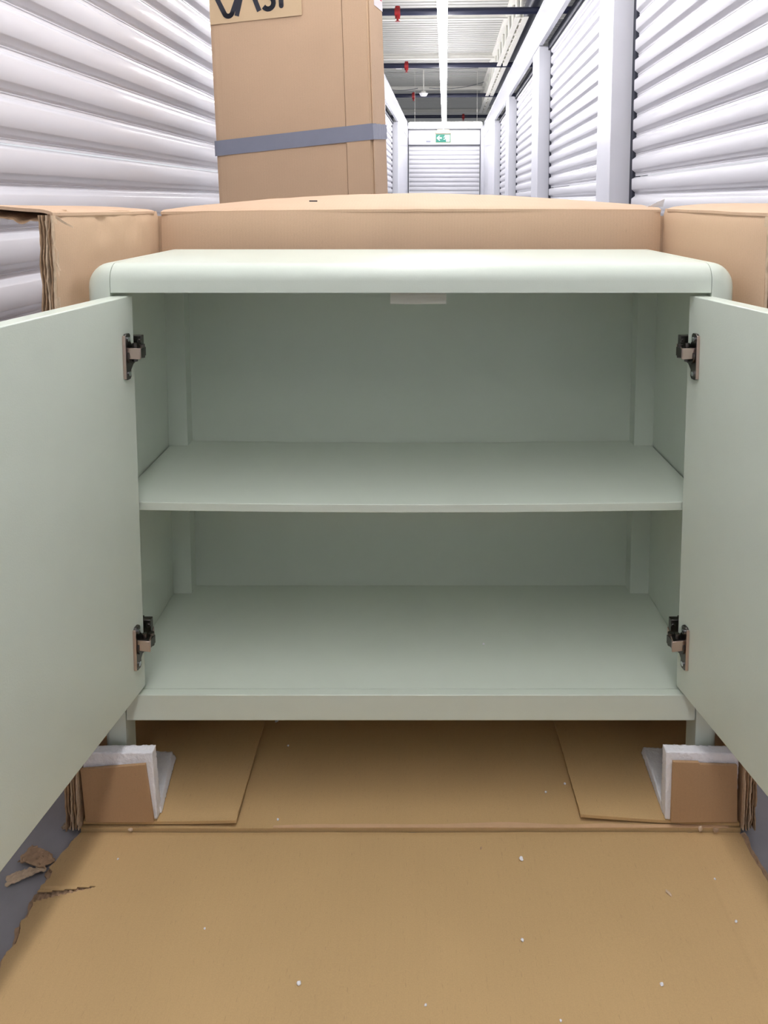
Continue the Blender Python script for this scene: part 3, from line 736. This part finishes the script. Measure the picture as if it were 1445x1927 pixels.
# ================================================================== LITTER
def crumb(name, lab, p_, r, m_, cat, group=None, stretch=(1, 1, 0.7), rz=0.0, seed=0):
    bm = bmesh.new(); bmesh.ops.create_icosphere(bm, subdivisions=2, radius=r)
    for v in bm.verts:
        d = 1 + 0.45 * nz(v.co.x / r * 1.3 + seed, v.co.y / r * 1.3, v.co.z / r * 1.3)
        v.co = Vector((v.co.x * stretch[0], v.co.y * stretch[1], v.co.z * stretch[2])) * d
    bmesh.ops.rotate(bm, verts=bm.verts, cent=(0, 0, 0), matrix=Matrix.Rotation(rz, 3, 'Z'))
    lo = min(v.co.z for v in bm.verts)
    bmesh.ops.translate(bm, verts=bm.verts, vec=(p_[0], p_[1], p_[2] - lo))
    link(name, bm, m_, base=p_, smooth=True, label=lab, cat=cat, group=group)
ZF = 0.0070
fc = [('largest white foam crumb on the front flap, below the sideboard\'s right half', (0.1531, 0.9519, ZF), 0.0030),
      ('white foam crumb in the middle of the front flap, below the largest crumb', (0.1376, 0.8388, ZF), 0.0021),
      ('white foam crumb near the bottom edge, left of centre', (-0.1306, 0.7875, ZF), 0.0026),
      ('tiny white foam crumb near the bottom edge at centre', (0.0169, 0.7645, ZF), 0.0016),
      ('white foam crumb near the bottom edge on the right', (0.2917, 0.7863, ZF), 0.0022),
      ('tiny white foam crumb at the very bottom edge', (0.1667, 0.7486, ZF), 0.0014),
      ('small white foam crumb on the right of the front flap', (0.4115, 0.8626, ZF), 0.0017),
      ('small white foam crumb in front of the right foam corner', (0.4087, 0.9219, ZF), 0.0014),
      ('small white foam crumb on the bottom panel under the sideboard, right of centre', (0.2079, 1.0681, 0.0084), 0.0018),
      ('white foam crumb under the sideboard beside the left inner flap', (-0.2350, 1.2242, 0.0084), 0.0028),
      ('tiny white foam crumb under the sideboard, left of centre', (-0.205, 1.166, 0.0084), 0.0016),
      ('white foam crumb on the crease beside the left inner flap', (-0.1955, 1.0167, 0.0086), 0.0018),
      ('tiny white foam crumb on the left part of the front flap', (-0.2584, 0.8536, ZF), 0.0013),
      ('tiny white foam crumb near the tear in the left flap edge', (-0.4058, 0.9528, ZF), 0.0013),
      ('tiny white foam crumb inside the sideboard on its bottom board', (0.1189, 1.1549, 0.1942), 0.0018),
      ('white foam crumb beside the right inner flap edge', (0.2405, 1.085, 0.0084), 0.0018)]
for k, (lab, p_, r) in enumerate(fc): crumb('foam_crumb', lab, p_, r, 'foam', 'crumb', 'white foam crumbs', seed=k * 3.1, rz=k)
crumb('cardboard_shred', 'pale curled cardboard shred on the right of the front flap', (0.3394, 0.9011, ZF), 0.0032, 'tornp', 'scrap', 'cardboard shreds', (1.6, .6, .5), -0.9, 3)
crumb('cardboard_shred', 'pale cardboard shred in front of the right foam corner', (0.4181, 0.9975, 0.0085), 0.0032, 'tornp', 'scrap', 'cardboard shreds', (1, .8, 1.3), 0.4, 5)
crumb('cardboard_shred', 'brown cardboard shred by the right front carton corner', (0.4400, 0.9965, 0.0085), 0.0036, 'torn', 'scrap', 'cardboard shreds', (1.2, .8, .9), 0.2, 9)
crumb('cardboard_shred', 'tiny brown cardboard shred on the front flap at centre', (0.0989, 0.9706, ZF), 0.0016, 'torn', 'scrap', 'cardboard shreds', (1.5, .7, .5), 1.2, 7)
crumb('cardboard_shred', 'tiny pale shred in front of the left foam corner', (-0.405, 0.9975, 0.0085), 0.0028, 'tornp', 'scrap', 'cardboard shreds', (1.2, .6, 1.0), 0.0, 11)
# torn paper pieces on the concrete at left
def scrap(lab, cx_, cy_, L_, W_, rz, m_, lift):
    def fn(u, v):
        a = (u - 0.5) * L_; b = (v - 0.5) * W_ * (1 + 0.35 * nz(u * 7, rz * 5))
        a += 0.004 * nz(v * 6, u * 3, rz); c, s = math.cos(rz), math.sin(rz)
        return (cx_ + a * c - b * s, cy_ + a * s + b * c, 0.0025 + lift * abs(math.sin(u * 2.2 + v)) + 0.004 * abs(nz(u * 9, v * 5, rz)))
    link('cardboard_scrap', sheet(fn, 24, 12, Vector((0, 0, -0.0014))), m_, base=(cx_, cy_, 0), smooth=True, label=lab, cat='scrap', group='torn scraps on the concrete')
scrap('pale rolled cardboard scrap on the grey concrete left of the flap', -0.523, 0.932, 0.046, 0.013, 0.45, 'tornp', 0.004)
scrap('crumpled brown cardboard scrap on the concrete beside the flap edge', -0.520, 0.957, 0.046, 0.024, -0.35, 'torn', 0.005)
scrap('small pale scrap on the concrete near the left foam corner', -0.500, 1.035, 0.016, 0.006, 0.3, 'tornp', 0.002)
scrap('tiny pale scrap on the concrete partly behind the left door', -0.503, 1.012, 0.012, 0.008, 0.1, 'tornp', 0.002)
# scrap of clear film standing behind the right carton corner
def film(u, v):
    return (0.455 + 0.038 * u + 0.004 * v, 1.45 + 0.012 * u, 0.905 + 0.016 * u * v + 0.002 * nz(u * 9, v * 4))
link('film_scrap', sheet(film, 12, 6, Vector((0, 0.0008, 0))), 'film', base=(0.455, 1.45, 0.905), smooth=True, label='small whitish plastic film scrap sticking up at the right rear carton corner', cat='scrap')
